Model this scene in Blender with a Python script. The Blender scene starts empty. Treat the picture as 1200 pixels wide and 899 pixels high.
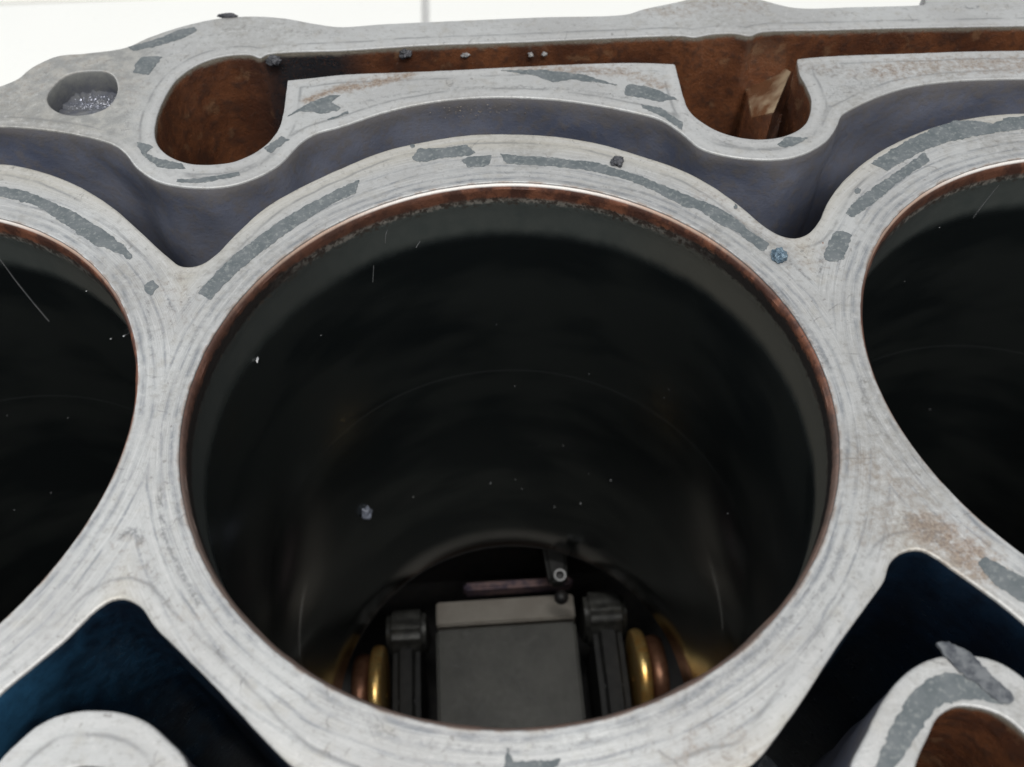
import bpy, bmesh, math, random
import numpy as np
from mathutils import Vector, noise
from mathutils.geometry import delaunay_2d_cdt

MM = 0.001
random.seed(7)
scene = bpy.context.scene
COL = scene.collection

# ------------------------------------------------------------------ camera
cam_data = bpy.data.cameras.new('camera')
cam = bpy.data.objects.new('camera', cam_data)
COL.objects.link(cam)
cam_data.sensor_width = 36.0
cam_data.lens = 31.896
cam_data.clip_start = 0.005
cam_data.clip_end = 20.0
cam.rotation_euler = (0.64242, 0.005039, -0.066001)
cam.location = (-3.778 * MM, -70.778 * MM, 97.845 * MM)
cam_data.dof.use_dof = True
cam_data.dof.focus_distance = 0.138
cam_data.dof.aperture_fstop = 29.0
scene.camera = cam

# ------------------------------------------------------------------ room light
world = bpy.data.worlds.new('World')
scene.world = world
world.use_nodes = True
wb = world.node_tree.nodes['Background']
wb.inputs[0].default_value = (0.90, 0.95, 1.0, 1)
wb.inputs[1].default_value = 0.50

def area_lamp(name, loc, target, sx, sy, power, color):
    d = bpy.data.lights.new(name, 'AREA')
    d.shape = 'RECTANGLE'; d.size = sx; d.size_y = sy
    d.energy = power; d.color = color
    o = bpy.data.objects.new(name, d); COL.objects.link(o)
    o.location = loc
    o.rotation_euler = (Vector(target) - Vector(loc)).to_track_quat('-Z', 'Y').to_euler()
    return o
area_lamp('ceiling_light', (0.2, -1.0, 1.7), (0, 0.1, 0), 1.3, 0.4, 26, (1.0, 0.985, 0.96))
area_lamp('overhead_light', (-0.12, -0.18, 2.0), (0, 0.05, 0), 1.2, 0.16, 15, (1.0, 0.985, 0.95))
area_lamp('window_light', (-1.9, 1.1, 1.3), (0, 0.1, 0), 0.9, 1.2, 14, (0.93, 0.97, 1.0))

scene.view_settings.view_transform = 'Standard'
scene.view_settings.look = 'None'
scene.view_settings.exposure = 0.0
scene.view_settings.gamma = 1.0
scene.view_settings.use_curve_mapping = False

# ------------------------------------------------------------------ traced outlines, in mm on the deck plane
OUTER_TOP=[(-86.71,75.43),(-84.19,77.39),(-82.49,80.75),(-78.64,84.04),(-73.55,84.58),(-66.48,85.89),(-62.79,88.88),(-56.9,92.27),(-50.16,94.51),(-44.18,94.76),(-37.51,93.57),(-30.23,90.77),(-26.44,89.81),(-18.25,90.18),(-10.07,90.25),(11.88,90.29),(28.44,90.04),(32.0,91.57),(40.21,94.0),(44.91,96.13),(51.71,95.94),(56.4,92.79),(61.88,89.85),(72.98,89.32),(86.15,89.04),(87.19,89.27),(89.02,94.08),(92.33,99.6),(99.09,105.08),(106.99,106.88),(114.02,106.35),(117.17,101.03)]
JACKET_TOP=[(-83.51,63.44),(-75.98,62.12),(-68.26,59.64),(-62.98,57.0),(-60.64,54.61),(-58.09,50.82),(-53.76,46.99),(-48.03,45.2),(-42.58,45.15),(-38.21,46.92),(-34.79,49.85),(-31.47,55.46),(-29.22,57.57),(-25.01,59.18),(-17.74,62.58),(-10.32,64.7),(-2.8,65.53),(4.72,65.23),(12.16,64.03),(19.44,61.87),(26.5,58.96),(29.68,57.15),(32.84,53.06),(35.06,49.16),(38.89,46.83),(45.69,45.33),(50.57,45.84),(56.25,49.1),(59.65,53.41),(61.15,56.04),(63.67,57.84),(69.71,61.05),(75.5,63.12),(83.63,64.21),(91.43,64.23),(96.47,63.95)]
BANK_TOP=[(-80.86,53.53),(-75.88,52.1),(-70.7,49.61),(-65.39,46.11),(-59.95,41.36),(-55.53,36.52),(-51.22,31.56),(-49.68,29.93),(-47.22,27.68),(-44.71,27.79),(-42.81,29.45),(-39.95,34.15),(-36.13,39.65),(-31.09,43.99),(-24.51,48.39),(-17.55,52.23),(-10.42,54.31),(-3.18,55.45),(4.05,55.15),(11.21,54.03),(18.19,51.71),(24.85,48.06),(31.19,43.88),(35.14,39.91),(38.68,34.95),(41.58,29.9),(43.7,27.68),(45.76,27.1),(47.73,27.89),(50.23,30.55),(52.7,34.6),(56.26,39.07),(62.05,44.29),(68.1,48.24),(76.78,52.17),(84.94,54.07),(92.53,54.38)]
BANK_BL=[(-57.12,-35.46),(-54.22,-32.55),(-51.21,-29.53),(-49.24,-26.99),(-47.61,-25.56),(-46.05,-25.32),(-43.94,-26.33),(-41.91,-28.83),(-38.21,-32.36),(-33.97,-36.41),(-29.87,-40.58),(-25.37,-44.88)]
BANK_BR=[(21.54,-48.23),(25.02,-45.45),(29.03,-41.6),(33.84,-36.61),(38.35,-32.28),(41.67,-29.04),(43.0,-26.98),(44.74,-25.81),(47.2,-25.61),(48.55,-26.63),(50.23,-28.55),(52.6,-31.19),(55.6,-35.14)]
POCKET=[(-40.75,80.53),(-39.9,81.46),(-36.02,81.99),(-26.06,81.8),(-10.15,82.37),(5.83,82.11),(21.93,82.13),(38.03,81.88),(40.13,81.26),(43.51,81.95),(47.85,81.91),(50.89,80.93),(52.75,81.92),(65.26,81.76),(81.59,81.31),(103.25,80.37),(118.04,79.85),(114.37,71.97),(99.99,72.48),(89.5,72.99),(78.85,73.14),(68.27,73.38),(61.33,73.26),(57.63,72.91,1),(56.97,68.74),(57.15,64.47),(57.09,61.15),(56.24,57.98),(54.54,54.56),(52.26,52.41),(48.97,50.95),(45.27,50.72),(42.28,51.43),(39.24,53.17),(36.84,55.85),(35.23,59.12),(34.89,62.78),(35.0,69.06),(35.06,72.98,1),(29.28,73.84),(20.96,74.28),(5.32,74.29),(-10.23,74.12),(-25.66,74.21),(-30.24,73.68),(-35.25,73.19,1),(-35.22,69.15),(-35.24,63.46),(-35.81,58.81),(-38.03,54.45),(-41.94,51.44),(-46.05,50.8),(-49.85,51.44),(-53.47,53.73),(-55.92,57.24),(-56.94,61.89),(-56.65,69.06),(-54.92,75.67),(-50.95,80.2),(-46.98,81.71),(-42.8,81.67)]
BOLT_L=[(-77.26,70.57),(-76.99,74.72),(-75.18,77.85),(-71.78,78.64),(-68.06,77.93),(-65.92,74.76),(-65.35,70.52),(-66.46,67.34),(-69.1,65.93),(-72.52,65.94),(-75.33,67.58)]
BOSS_L=[(-55.29,-42.3),(-53.98,-40.69),(-52.33,-39.07),(-49.9,-38.05),(-46.68,-37.82),(-43.59,-38.33),(-40.7,-39.56),(-38.32,-41.46),(-35.87,-44.17)]
BOSS_R=[(31.82,-48.92),(34.17,-46.07),(37.02,-42.74),(40.01,-40.2),(43.04,-38.68),(45.43,-38.2),(49.16,-38.46),(51.34,-39.4),(53.15,-41.09)]
BOSS_R_IN=[(38.48,-49.37),(40.55,-46.79),(42.53,-44.6),(44.69,-43.71),(47.34,-44.04),(49.4,-45.06),(50.81,-46.76)]
BOSS_L_IN=[(-48.38,-43.52),(-45.82,-43.36),(-43.43,-43.8)]
PATCHES=[[(-65.95,85.85),(-64.63,84.37),(-61.15,85.49),(-56.72,87.49),(-53.9,90.12),(-54.38,91.6),(-57.23,90.85),(-60.09,88.68),(-63.0,87.02)],[(-63.4,77.59),(-60.66,76.52),(-59.82,79.08),(-59.03,82.14),(-62.72,82.42),(-63.62,80.25)],[(-34.43,62.61),(-32.16,65.04),(-29.81,66.89),(-27.38,68.16),(-25.62,68.03),(-27.02,66.08),(-25.2,64.33),(-25.91,63.58),(-28.82,62.99),(-30.1,63.68),(-32.57,63.86)],[(-27.5,61.31),(-25.6,62.36),(-23.94,63.63),(-23.78,62.82),(-25.57,61.76),(-27.25,61.1)],[(-82.29,48.7),(-79.33,47.8),(-74.39,46.08),(-66.55,41.18),(-59.69,35.56),(-56.47,32.23),(-54.78,30.0),(-55.31,29.44),(-56.61,30.73),(-61.36,33.2),(-66.71,37.96),(-72.72,42.94),(-78.69,45.37),(-81.61,46.26)],[(-44.11,21.99),(-42.05,20.45),(-40.72,22.88),(-38.97,25.63),(-36.38,28.99),(-30.45,35.37),(-24.15,40.78),(-21.9,41.97),(-21.33,45.21),(-24.24,43.49),(-28.59,40.44),(-33.6,36.23),(-39.82,29.29),(-41.92,25.84)],[(-50.87,47.48),(-47.43,47.37),(-41.14,48.53),(-40.8,47.59),(-47.26,46.18),(-51.0,46.79)],[(-37.55,54.42),(-34.95,57.22),(-33.45,56.36),(-34.76,54.96),(-36.46,52.86)],[(-59.28,57.48),(-57.75,56.85),(-56.21,56.14),(-57.08,54.36),(-54.71,52.73),(-50.77,51.36),(-50.09,49.88),(-54.35,50.55),(-57.73,54.04)],[(-12.93,50.07),(-11.86,52.37),(-7.59,52.25),(-3.76,52.71),(-2.42,50.58),(-3.39,49.92),(-7.64,49.69),(-11.64,48.71)],[(-4.73,48.75),(-3.63,49.69),(0.26,49.73),(-0.22,47.17),(-3.73,47.0)],[(1.7,50.1),(4.61,49.34),(9.26,48.65),(12.97,47.69),(17.56,46.64),(24.05,42.78),(30.17,38.22),(34.63,35.07),(37.02,32.46),(38.93,28.99),(41.32,26.03),(40.08,24.45),(39.21,25.42),(36.75,29.14),(34.11,31.39),(32.21,34.27),(29.64,35.27),(25.78,39.08),(21.65,42.26),(17.28,44.32),(10.48,46.22),(5.38,46.95),(2.61,47.5)],[(3.18,73.3),(10.41,73.03),(17.97,71.0),(23.68,67.34),(20.24,68.44),(15.25,69.66),(12.37,69.02),(9.24,71.38)],[(24.71,65.59),(25.76,67.61),(30.12,66.03),(33.58,62.47),(30.48,62.04),(27.67,63.31),(24.79,64.34)],[(26.92,61.73),(30.19,60.28),(33.39,56.1),(32.98,53.81),(30.29,57.89),(27.23,60.5)],[(62.19,43.2),(66.46,46.15),(70.72,48.8),(75.55,51.49),(80.08,53.09),(83.47,52.84),(86.08,51.88),(89.67,53.41),(95.24,53.55),(93.96,50.53),(83.01,49.04),(76.63,47.63),(72.69,46.06),(68.57,43.82),(64.42,41.27)],[(54.64,31.85),(56.62,33.99),(59.1,36.15),(65.69,40.83),(71.97,45.38),(72.17,43.2),(65.38,38.42),(60.95,34.68),(58.56,32.87),(55.68,30.8)],[(48.77,22.04),(49.07,23.51),(51.64,27.61),(53.12,28.13),(54.32,26.95),(53.32,25.02),(51.56,21.99),(49.96,21.66)],[(48.0,48.96),(50.44,51.03),(53.69,50.41),(51.88,49.05),(49.24,48.13)],[(57.72,36.92),(58.37,37.55),(58.79,37.01),(58.31,36.2),(57.75,36.24)],[(37.61,34.7),(38.08,35.32),(38.42,34.8),(38.02,34.01),(37.58,34.04)],[(-52.24,23.98),(-50.98,25.03),(-49.9,23.53),(-50.86,21.9),(-51.84,22.82)],[(53.14,-28.03),(54.27,-26.84),(57.74,-29.96),(59.44,-32.35),(58.31,-34.99),(56.55,-32.84),(54.16,-30.6)],[(33.72,-49.96),(35.58,-47.3),(37.57,-44.85),(40.33,-42.06),(43.08,-40.4),(46.0,-40.14),(49.39,-41.14),(50.26,-42.12),(51.11,-43.09),(49.86,-43.91),(47.68,-43.16),(44.61,-43.1),(42.54,-43.71),(40.35,-45.62),(38.51,-47.5),(36.45,-49.24),(35.73,-50.09)],[(45.26,-36.91),(47.08,-37.19),(48.35,-38.08),(49.13,-40.19),(51.23,-42.8),(51.09,-43.54),(49.85,-43.16),(48.05,-41.36),(46.9,-39.41),(45.8,-38.07)],[(-3.56,-46.76),(-3.23,-45.25),(-2.98,-44.48),(-2.79,-45.28),(-2.5,-46.14),(-0.02,-46.25),(2.49,-46.14),(1.98,-46.86),(1.35,-47.37),(-1.57,-47.45)],[(-13.29,53.4),(-12.57,53.65),(-12.34,52.77),(-12.93,52.45)]]
STAIN=[([(-31.29,66.8),(-28.41,68.65),(-25.46,69.89),(-20.93,70.61),(-17.15,72.03),(-13.34,73.26)],1.6,1.0),([(-25.51,70.95),(-17.93,72.95),(-12.29,73.57)],1.2,0.7),([(5.32,74.29),(15.57,72.65),(25.74,71.04),(31.27,66.78)],2.2,0.8),([(58.04,70.84),(62.95,69.6),(66.56,67.6)],2.5,0.5),([(71.92,68.07),(82.74,69.02),(98.28,68.32)],4,0.75),([(44.08,-13.37),(45.33,-16.35),(47.75,-17.74)],4,0.55),([(48.48,-22.89),(51.2,-24.96),(52.94,-27.66)],4,1.0),([(44.42,-21.46),(47.63,-24.34)],5,0.6),([(16.56,-47.42),(20.75,-47.15)],5,0.45),([(-82.98,72.64),(-75.69,82.47),(-64.25,71.27)],6,0.35),([(-48.32,23.98),(-46.29,18.82)],3,0.4),([(45.09,26.22),(46.15,21.93),(48.37,22.96)],3.5,0.45),([(32.93,38.03),(37.73,33.71),(41.5,27.71)],2.5,0.4),([(33.26,92.49),(39.49,90.01),(43.41,92.74),(53.72,90.96)],4,0.55),([(-39.51,-27.99),(-36.79,-29.18)],3,0.3),([(-46.5,-19.37),(-44.96,-22.4)],4,0.35)]
GRIME=[([(43.34,22.72),(45.35,18.49)],0.35,1),([(46.91,18.38),(48.32,22.37)],0.4,1),([(-48.58,21.74),(-47.32,18.89)],0.4,1),([(-45.64,18.5),(-44.98,20.93)],0.4,0.9),([(-51.89,23.1),(-50.51,17.5),(-48.55,10.6)],0.35,0.8),([(-41.26,20.67),(-42.91,14.83),(-44.37,11.32)],0.35,0.7),([(-47.7,-17.42),(-47.32,-16.78),(-46.6,-16.58),(-45.75,-17.08),(-45.17,-17.97)],0.7,1),([(-45.25,-19.83),(-43.66,-21.4),(-42.43,-23.82),(-40.86,-26.52)],0.9,0.6),([(-44.15,-11.4),(-42.49,-17.4),(-40.32,-21.63),(-37.15,-26.62)],0.5,1),([(-50.39,-14.93),(-49.57,-13.03),(-48.59,-9.04)],0.7,0.5),([(-61.01,59.12),(-62.37,63.85),(-60.44,75.21),(-56.68,83.79),(-50.05,89.36),(-44.85,90.89),(-37.12,88.88),(-26.31,87.12)],1.0,0.55),([(-68.77,81.52),(-62.8,82.87),(-59.78,83.56)],0.8,0.6),([(-25.22,64.73),(-12.81,67.92),(-0.15,68.41),(14.95,66.72),(27.11,62.94)],0.5,0.8),([(34.07,59.6),(36.2,55.12),(39.78,51.05),(44.29,49.6),(50.92,50.99)],0.5,0.7),([(61.85,62.04),(66.83,65.02),(69.6,63.97)],3,0.6),([(57.93,70.41),(62.48,67.9),(65.26,70.31)],2,0.6),([(35.4,23.88),(39.98,16.04),(42.67,7.25),(43.92,1.63)],0.7,0.9),([(47.48,0.41),(47.04,-6.13),(48.15,-9.78)],0.6,0.9),([(44.29,-7.74),(44.21,-12.95),(49.52,-14.58),(51.09,-16.34)],0.6,0.5),([(37.88,-24.79),(34.6,-29.26),(29.66,-33.04),(22.8,-37.78),(15.9,-41.31)],0.9,0.7),([(40.56,-24.97),(37.66,-30.17),(31.03,-36.42),(26.22,-40.49),(15.32,-44.51)],0.5,0.6),([(-20.38,-39.75),(-14.32,-42.79),(-8.43,-44.34),(-2.57,-45.01),(6.4,-44.19),(15.76,-41.9)],0.7,0.6),([(47.16,-21.64),(48.61,-22.51),(49.78,-24.11)],1.6,1),([(94.33,87.42),(95.52,86.83),(97.44,87.44)],0.6,1),([(65.33,63.45),(70.38,67.32),(75.9,68.22)],3,0.5),([(81.81,87.86),(83.02,87.27)],0.4,0.8)]
DUST = [(-30.4,30.1,-20.5,0.28),(0.1,42.7,-34.8,0.14),(3.5,42.6,-54.8,0.18),(-13.1,40.7,-63.2,0.18),(9.2,41.7,-77.0,0.14),(14.3,40.2,-75.2,0.14),(-2.5,42.6,-94.0,0.2),(3.6,42.5,-92.8,0.14),(5.2,42.3,-97.2,0.14),(19.4,38.0,-98.5,0.26),(13.3,40.5,-104.0,0.2),(20.4,37.5,-84.0,0.16),(25.0,34.5,-82.2,0.2),(31.8,28.6,-36.5,0.18),(31.3,29.0,-43.0,0.13),(31.7,28.6,-39.8,0.12),(41.6,9.4,-54.2,0.18),(-20.9,37.2,-89.0,0.18),(-6.0,42.3,-8.5,0.2),(-19.9,37.8,-8.0,0.14),(-12.5,40.9,-24.5,0.2),(-6.5,42.3,-22.0,0.14),(18.2,38.6,-46.8,0.12),(-67.4,34.4,-23.5,0.2),(-62.6,30.3,-18.2,0.3),(-100.7,41.9,-54.2,0.2),(-111.9,38.2,-85.5,0.3),(-103.7,41.2,-84.0,0.2),(-89.7,42.6,-57.2,0.2),(-66.7,33.9,-10.8,0.2),(77.1,39.9,-12.0,0.28),(81.3,41.2,-6.5,0.15),(75.0,38.9,-24.5,0.12),(98.6,42.2,-72.2,0.12),(100.3,42.1,-47.8,0.12)]
SCRATCHES = [[(-17.1,39.2,-4.2),(-17.8,38.8,-6.2),(-18.1,38.6,-8.0)],[(-12.5,40.9,-10.0),(-13.3,40.6,-11.2)],[(-82.0,41.4,-9.8),(-81.6,41.3,-15.2),(-80.9,41.1,-20.5),(-80.1,40.8,-25.2)],[(85.3,42.2,-4.8),(84.2,42.0,-9.2),(83.7,41.8,-12.0)],[(-20.5,37.6,-11.8),(-21.1,37.2,-15.5)]]
BORE_FLAKE = (-38.2,19.0,-12.5)

PITCH = 92.53
R_BORE = 43.0

# ------------------------------------------------------------------ node helpers
class NT:
    def __init__(self, name):
        self.m = bpy.data.materials.new(name); self.m.use_nodes = True
        self.t = self.m.node_tree; self.n = self.t.nodes
        self.b = self.n['Principled BSDF']
        tc = self.n.new('ShaderNodeTexCoord')
        s = self.n.new('ShaderNodeVectorMath'); s.operation = 'SCALE'
        self.l(tc.outputs['Object'], s.inputs[0]); s.inputs['Scale'].default_value = 1000.0
        self.P = s.outputs[0]
        x = self.n.new('ShaderNodeSeparateXYZ'); self.l(self.P, x.inputs[0])
        self.x, self.y, self.z = x.outputs
    def l(self, a, b):
        if hasattr(a, 'is_linked'): self.t.links.new(a, b)
        elif isinstance(a, (tuple, list)) and len(a) == 3 and b.type == 'RGBA': b.default_value = (*a, 1)
        else: b.default_value = a
    def math(self, op, a, b=0.0, c=0.0, clamp=False):
        k = self.n.new('ShaderNodeMath'); k.operation = op; k.use_clamp = clamp
        self.l(a, k.inputs[0]); self.l(b, k.inputs[1]); self.l(c, k.inputs[2]); return k.outputs[0]
    def step(self, v, a, b):           # smooth 0..1 as v goes a..b
        if a > b: return self.math('SUBTRACT', 1.0, self.step(v, b, a))
        k = self.n.new('ShaderNodeMapRange'); k.interpolation_type = 'SMOOTHSTEP'
        self.l(v, k.inputs[0]); self.l(a, k.inputs[1]); self.l(b, k.inputs[2]); return k.outputs[0]
    def noise(self, scale, detail=4, rough=.55, vec=None, dist=0.0):
        k = self.n.new('ShaderNodeTexNoise'); self.l(vec if vec is not None else self.P, k.inputs['Vector'])
        k.inputs['Scale'].default_value = scale; k.inputs['Detail'].default_value = detail
        k.inputs['Roughness'].default_value = rough; k.inputs['Distortion'].default_value = dist
        return k.outputs[0]
    def mix(self, f, a, b, mode='MIX'):
        k = self.n.new('ShaderNodeMix'); k.data_type = 'RGBA'; k.blend_type = mode
        self.l(f, k.inputs[0]); self.l(a, k.inputs[6]); self.l(b, k.inputs[7]); return k.outputs[2]
    def mixf(self, f, a, b):
        k = self.n.new('ShaderNodeMix'); self.l(f, k.inputs[0]); self.l(a, k.inputs[2]); self.l(b, k.inputs[3]); return k.outputs[0]
    def vec(self, x, y, z=0.0):
        k = self.n.new('ShaderNodeCombineXYZ'); self.l(x, k.inputs[0]); self.l(y, k.inputs[1]); self.l(z, k.inputs[2]); return k.outputs[0]
    def attr(self, name):
        k = self.n.new('ShaderNodeAttribute'); k.attribute_name = name; return k.outputs['Fac']
    def band(self, v, c, w):           # 1 at c, 0 outside +-w
        return self.math('SUBTRACT', 1.0, self.math('DIVIDE', self.math('ABSOLUTE', self.math('SUBTRACT', v, c)), w, clamp=True), clamp=True)
    def out(self, color, rough=.5, metal=0.0, bump=None, dist=0.1, strength=1.0, spec=.5, coat=0.0):
        b = self.b
        self.l(color, b.inputs['Base Color']); self.l(rough, b.inputs['Roughness']); self.l(metal, b.inputs['Metallic'])
        self.l(spec, b.inputs['Specular IOR Level'])
        if coat: self.l(coat, b.inputs['Coat Weight']); b.inputs['Coat Roughness'].default_value = .12
        if bump is not None:
            k = self.n.new('ShaderNodeBump'); self.l(bump, k.inputs['Height'])
            k.inputs['Distance'].default_value = dist * MM; k.inputs['Strength'].default_value = strength
            self.l(k.outputs[0], b.inputs['Normal'])
        return self.m
    def polar(self):
        xi = self.math('MULTIPLY', self.math('ROUND', self.math('DIVIDE', self.x, PITCH)), PITCH)
        dx = self.math('SUBTRACT', self.x, xi)
        r = self.math('SQRT', self.math('ADD', self.math('MULTIPLY', dx, dx), self.math('MULTIPLY', self.y, self.y)))
        # noise lookup keyed on radius and on the direction (no seam)
        ux = self.math('DIVIDE', dx, r); uy = self.math('DIVIDE', self.y, r)
        return r, ux, uy, xi

def deck_material(name, bank):
    t = NT(name)
    edge = t.attr('edge'); stain = t.attr('stain'); grime = t.attr('grime')
    n_big = t.noise(.045, 4); n_mid = t.noise(.35, 5, .6); n_fine = t.noise(2.2, 5, .65); n_xf = t.noise(7.0, 3, .6)
    col = t.mix(t.step(n_big, .35, .65), (.54, .55, .56), (.64, .66, .675))
    col = t.mix(t.math('MULTIPLY', t.step(n_mid, .5, .72), .5), col, (.50, .485, .45))
    r, ux, uy, xi = t.polar()
    if bank:
        wob = t.math('ADD', t.math('MULTIPLY', t.math('SUBTRACT', t.noise(.09, 2), .5), 1.6), t.math('MULTIPLY', t.math('SUBTRACT', n_fine, .5), .5))
        e = t.math('ADD', t.math('SUBTRACT', r, R_BORE), wob)
        sv = t.vec(t.math('MULTIPLY', r, 1.3), t.math('MULTIPLY', ux, 3.2), t.math('MULTIPLY', uy, 3.2))
        streak = t.noise(1.0, 6, .68, sv)
        sv2 = t.vec(t.math('MULTIPLY', r, 4.0), t.math('MULTIPLY', ux, 5.0), t.math('ADD', t.math('MULTIPLY', uy, 5.0), xi))
        sv3 = t.vec(t.math('MULTIPLY', r, 11.0), t.math('MULTIPLY', ux, 5.0), t.math('ADD', t.math('MULTIPLY', uy, 5.0), xi))
        hair = t.noise(1.0, 3, .6, sv3)
        streak2 = t.noise(1.0, 5, .7, sv2)
        # creamier outside the gasket ring
        col = t.mix(t.math('MULTIPLY', t.step(e, 6.0, 10.5), .75), col, (.60, .575, .51))
        # grey-blue pressed rings of the fire ring
        brk = t.step(t.noise(.16, 3, .6), .35, .62)
        for c, w, s in ((.9, .6, .62), (2.3, .45, .5), (3.9, .32, .55), (6.2, .3, .38)):
            f = t.math('MULTIPLY', t.band(e, c, w), t.math('MULTIPLY', t.math('ADD', .35, brk), s))
            f = t.math('MULTIPLY', f, t.step(n_mid, .28, .52))
            col = t.mix(f, col, (.20, .225, .265))
        near = t.step(e, 8.5, 3.0)
        col = t.mix(t.math('MULTIPLY', t.math('MULTIPLY', t.step(streak, .52, .68), near), .38), col, (.30, .31, .335))
        col = t.mix(t.math('MULTIPLY', t.step(streak2, .60, .72), .30), col, (.27, .275, .29))
        col = t.mix(t.math('MULTIPLY', t.step(hair, .62, .70), .5), col, (.20, .205, .22))
        col = t.mix(t.math('MULTIPLY', t.step(hair, .36, .28), .5), col, (.82, .82, .82))
        bright = t.math('MULTIPLY', t.step(streak2, .5, .34), .5)
        col = t.mix(bright, col, (.74, .755, .77))
        # copper tint on the very lip
        col = t.mix(t.math('MULTIPLY', t.band(t.math('SUBTRACT', r, R_BORE), .1, .32), t.math('MULTIPLY', t.step(n_mid, .42, .6), .7)), col, (.30, .20, .15))
        relief = t.math('ADD', t.math('MULTIPLY', streak2, .6), t.math('MULTIPLY', n_fine, .5))
    else:
        sv = t.vec(t.math('MULTIPLY', t.x, .12), t.math('MULTIPLY', t.y, 1.6), 0.0)
        streak = t.noise(1.0, 5, .7, sv)
        col = t.mix(t.math('MULTIPLY', t.step(streak, .54, .7), .45), col, (.40, .405, .40))
        # left end is duller cast metal
        dull = t.math('MULTIPLY', t.step(t.math('ADD', t.x, t.math('MULTIPLY', n_mid, 8)), -52, -62), .75)
        mott = t.mix(t.step(n_mid, .38, .62), (.33, .335, .33), (.52, .515, .49))
        col = t.mix(dull, col, mott)
        relief = t.math('ADD', t.math('MULTIPLY', n_fine, .9), t.math('MULTIPLY', streak, .4))
        streak2 = streak
    # pressed bead line that follows the casting edge
    ed = t.math('ADD', edge, t.math('MULTIPLY', t.math('SUBTRACT', t.noise(.25, 3), .5), .7))
    ln = t.math('MULTIPLY', t.band(ed, 2.5, .38), t.step(t.noise(.12, 3), .36, .56))
    col = t.mix(t.math('MULTIPLY', ln, .7), col, (.25, .26, .275))
    col = t.mix(t.math('MULTIPLY', t.band(ed, 1.2, .8), .35), col, (.74, .75, .76))
    mot = t.noise(.9, 6, .72, dist=.3)
    col = t.mix(t.math('MULTIPLY', t.step(mot, .52, .66), .38), col, (.34, .335, .325))
    col = t.mix(t.math('MULTIPLY', t.step(mot, .44, .32), .35), col, (.78, .78, .78))
    sc = t.n.new('ShaderNodeTexVoronoi'); sc.feature = 'DISTANCE_TO_EDGE'; sc.inputs['Scale'].default_value = .11
    t.l(t.vec(t.math('ADD', t.x, t.math('MULTIPLY', n_mid, 5)), t.math('MULTIPLY', t.y, .55), 0.0), sc.inputs['Vector'])
    hairline = t.math('MULTIPLY', t.step(sc.outputs[0], .007, .003), t.step(n_mid, .5, .6))
    col = t.mix(t.math('MULTIPLY', hairline, .5), col, (.2, .2, .21))
    # scattered pits, smudges
    pit = t.step(t.noise(1.1, 3, .5, dist=.4), .66, .73)
    col = t.mix(t.math('MULTIPLY', pit, .6), col, (.26, .255, .25))
    pit2 = t.step(n_xf, .69, .75)
    col = t.mix(t.math('MULTIPLY', pit2, .5), col, (.2, .2, .2))
    # grime marks, brown oil stains (painted per vertex from where they lie on the block)
    g = t.math('MULTIPLY', grime, t.step(t.math('ADD', t.math('ADD', t.math('MULTIPLY', n_fine, .5), t.math('MULTIPLY', mot, .6)), t.math('MULTIPLY', grime, .25)), .62, .86))
    col = t.mix(t.math('MULTIPLY', g, .8), col, (.22, .23, .245))
    s = t.math('MULTIPLY', t.math('MULTIPLY', stain, .85), t.step(t.math('ADD', t.math('ADD', t.math('MULTIPLY', mot, .9), t.math('MULTIPLY', n_mid, .3)), t.math('MULTIPLY', stain, .25)), .62, .92))
    col = t.mix(s, col, t.mix(t.step(n_fine, .4, .6), (.44, .34, .26), (.24, .165, .12)))
    col = t.mix(1.0, col, (.735, .715, .69), 'MULTIPLY')
    smoke = t.noise(.028, 5, .62)
    col = t.mix(t.math('MULTIPLY', t.math('MULTIPLY', t.step(smoke, .50, .66), t.step(mot, .30, .62)), .42), col, (.24, .225, .20))
    rough = t.math('ADD', .34, t.math('MULTIPLY', n_fine, .3))
    return t.out(col, rough, .4, relief, .10, .8)

def cast_material(name, c1, c2, c3, depth_tone=None, gloss=.42, bumpd=.13):
    t = NT(name)
    a = t.noise(.06, 4); b = t.noise(.5, 5, .65); c = t.noise(3.0, 4, .6)
    col = t.mix(t.step(a, .35, .62), c1, c2)
    col = t.mix(t.math('MULTIPLY', t.step(b, .45, .65), .5), col, c3)
    col = t.mix(t.math('MULTIPLY', t.step(c, .55, .75), .3), col, (.03, .03, .035))
    if depth_tone: col = t.mix(t.step(t.math('ADD', t.z, t.math('MULTIPLY', b, 8)), 4.5, -2), depth_tone, col)
    h = t.math('ADD', b, t.math('MULTIPLY', c, .35))
    if name.startswith('blue_stained'):  # no stain: blue light sheen painted on the left of the casting
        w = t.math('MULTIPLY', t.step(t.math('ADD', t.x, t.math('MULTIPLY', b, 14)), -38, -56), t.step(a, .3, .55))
        col = t.mix(w, col, (.022, .085, .16))  # blue light sheen on the left painted over the navy casting
    return t.out(col, t.math('ADD', gloss - .12, t.math('MULTIPLY', b, .25)), .0, h, bumpd, .9)

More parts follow.
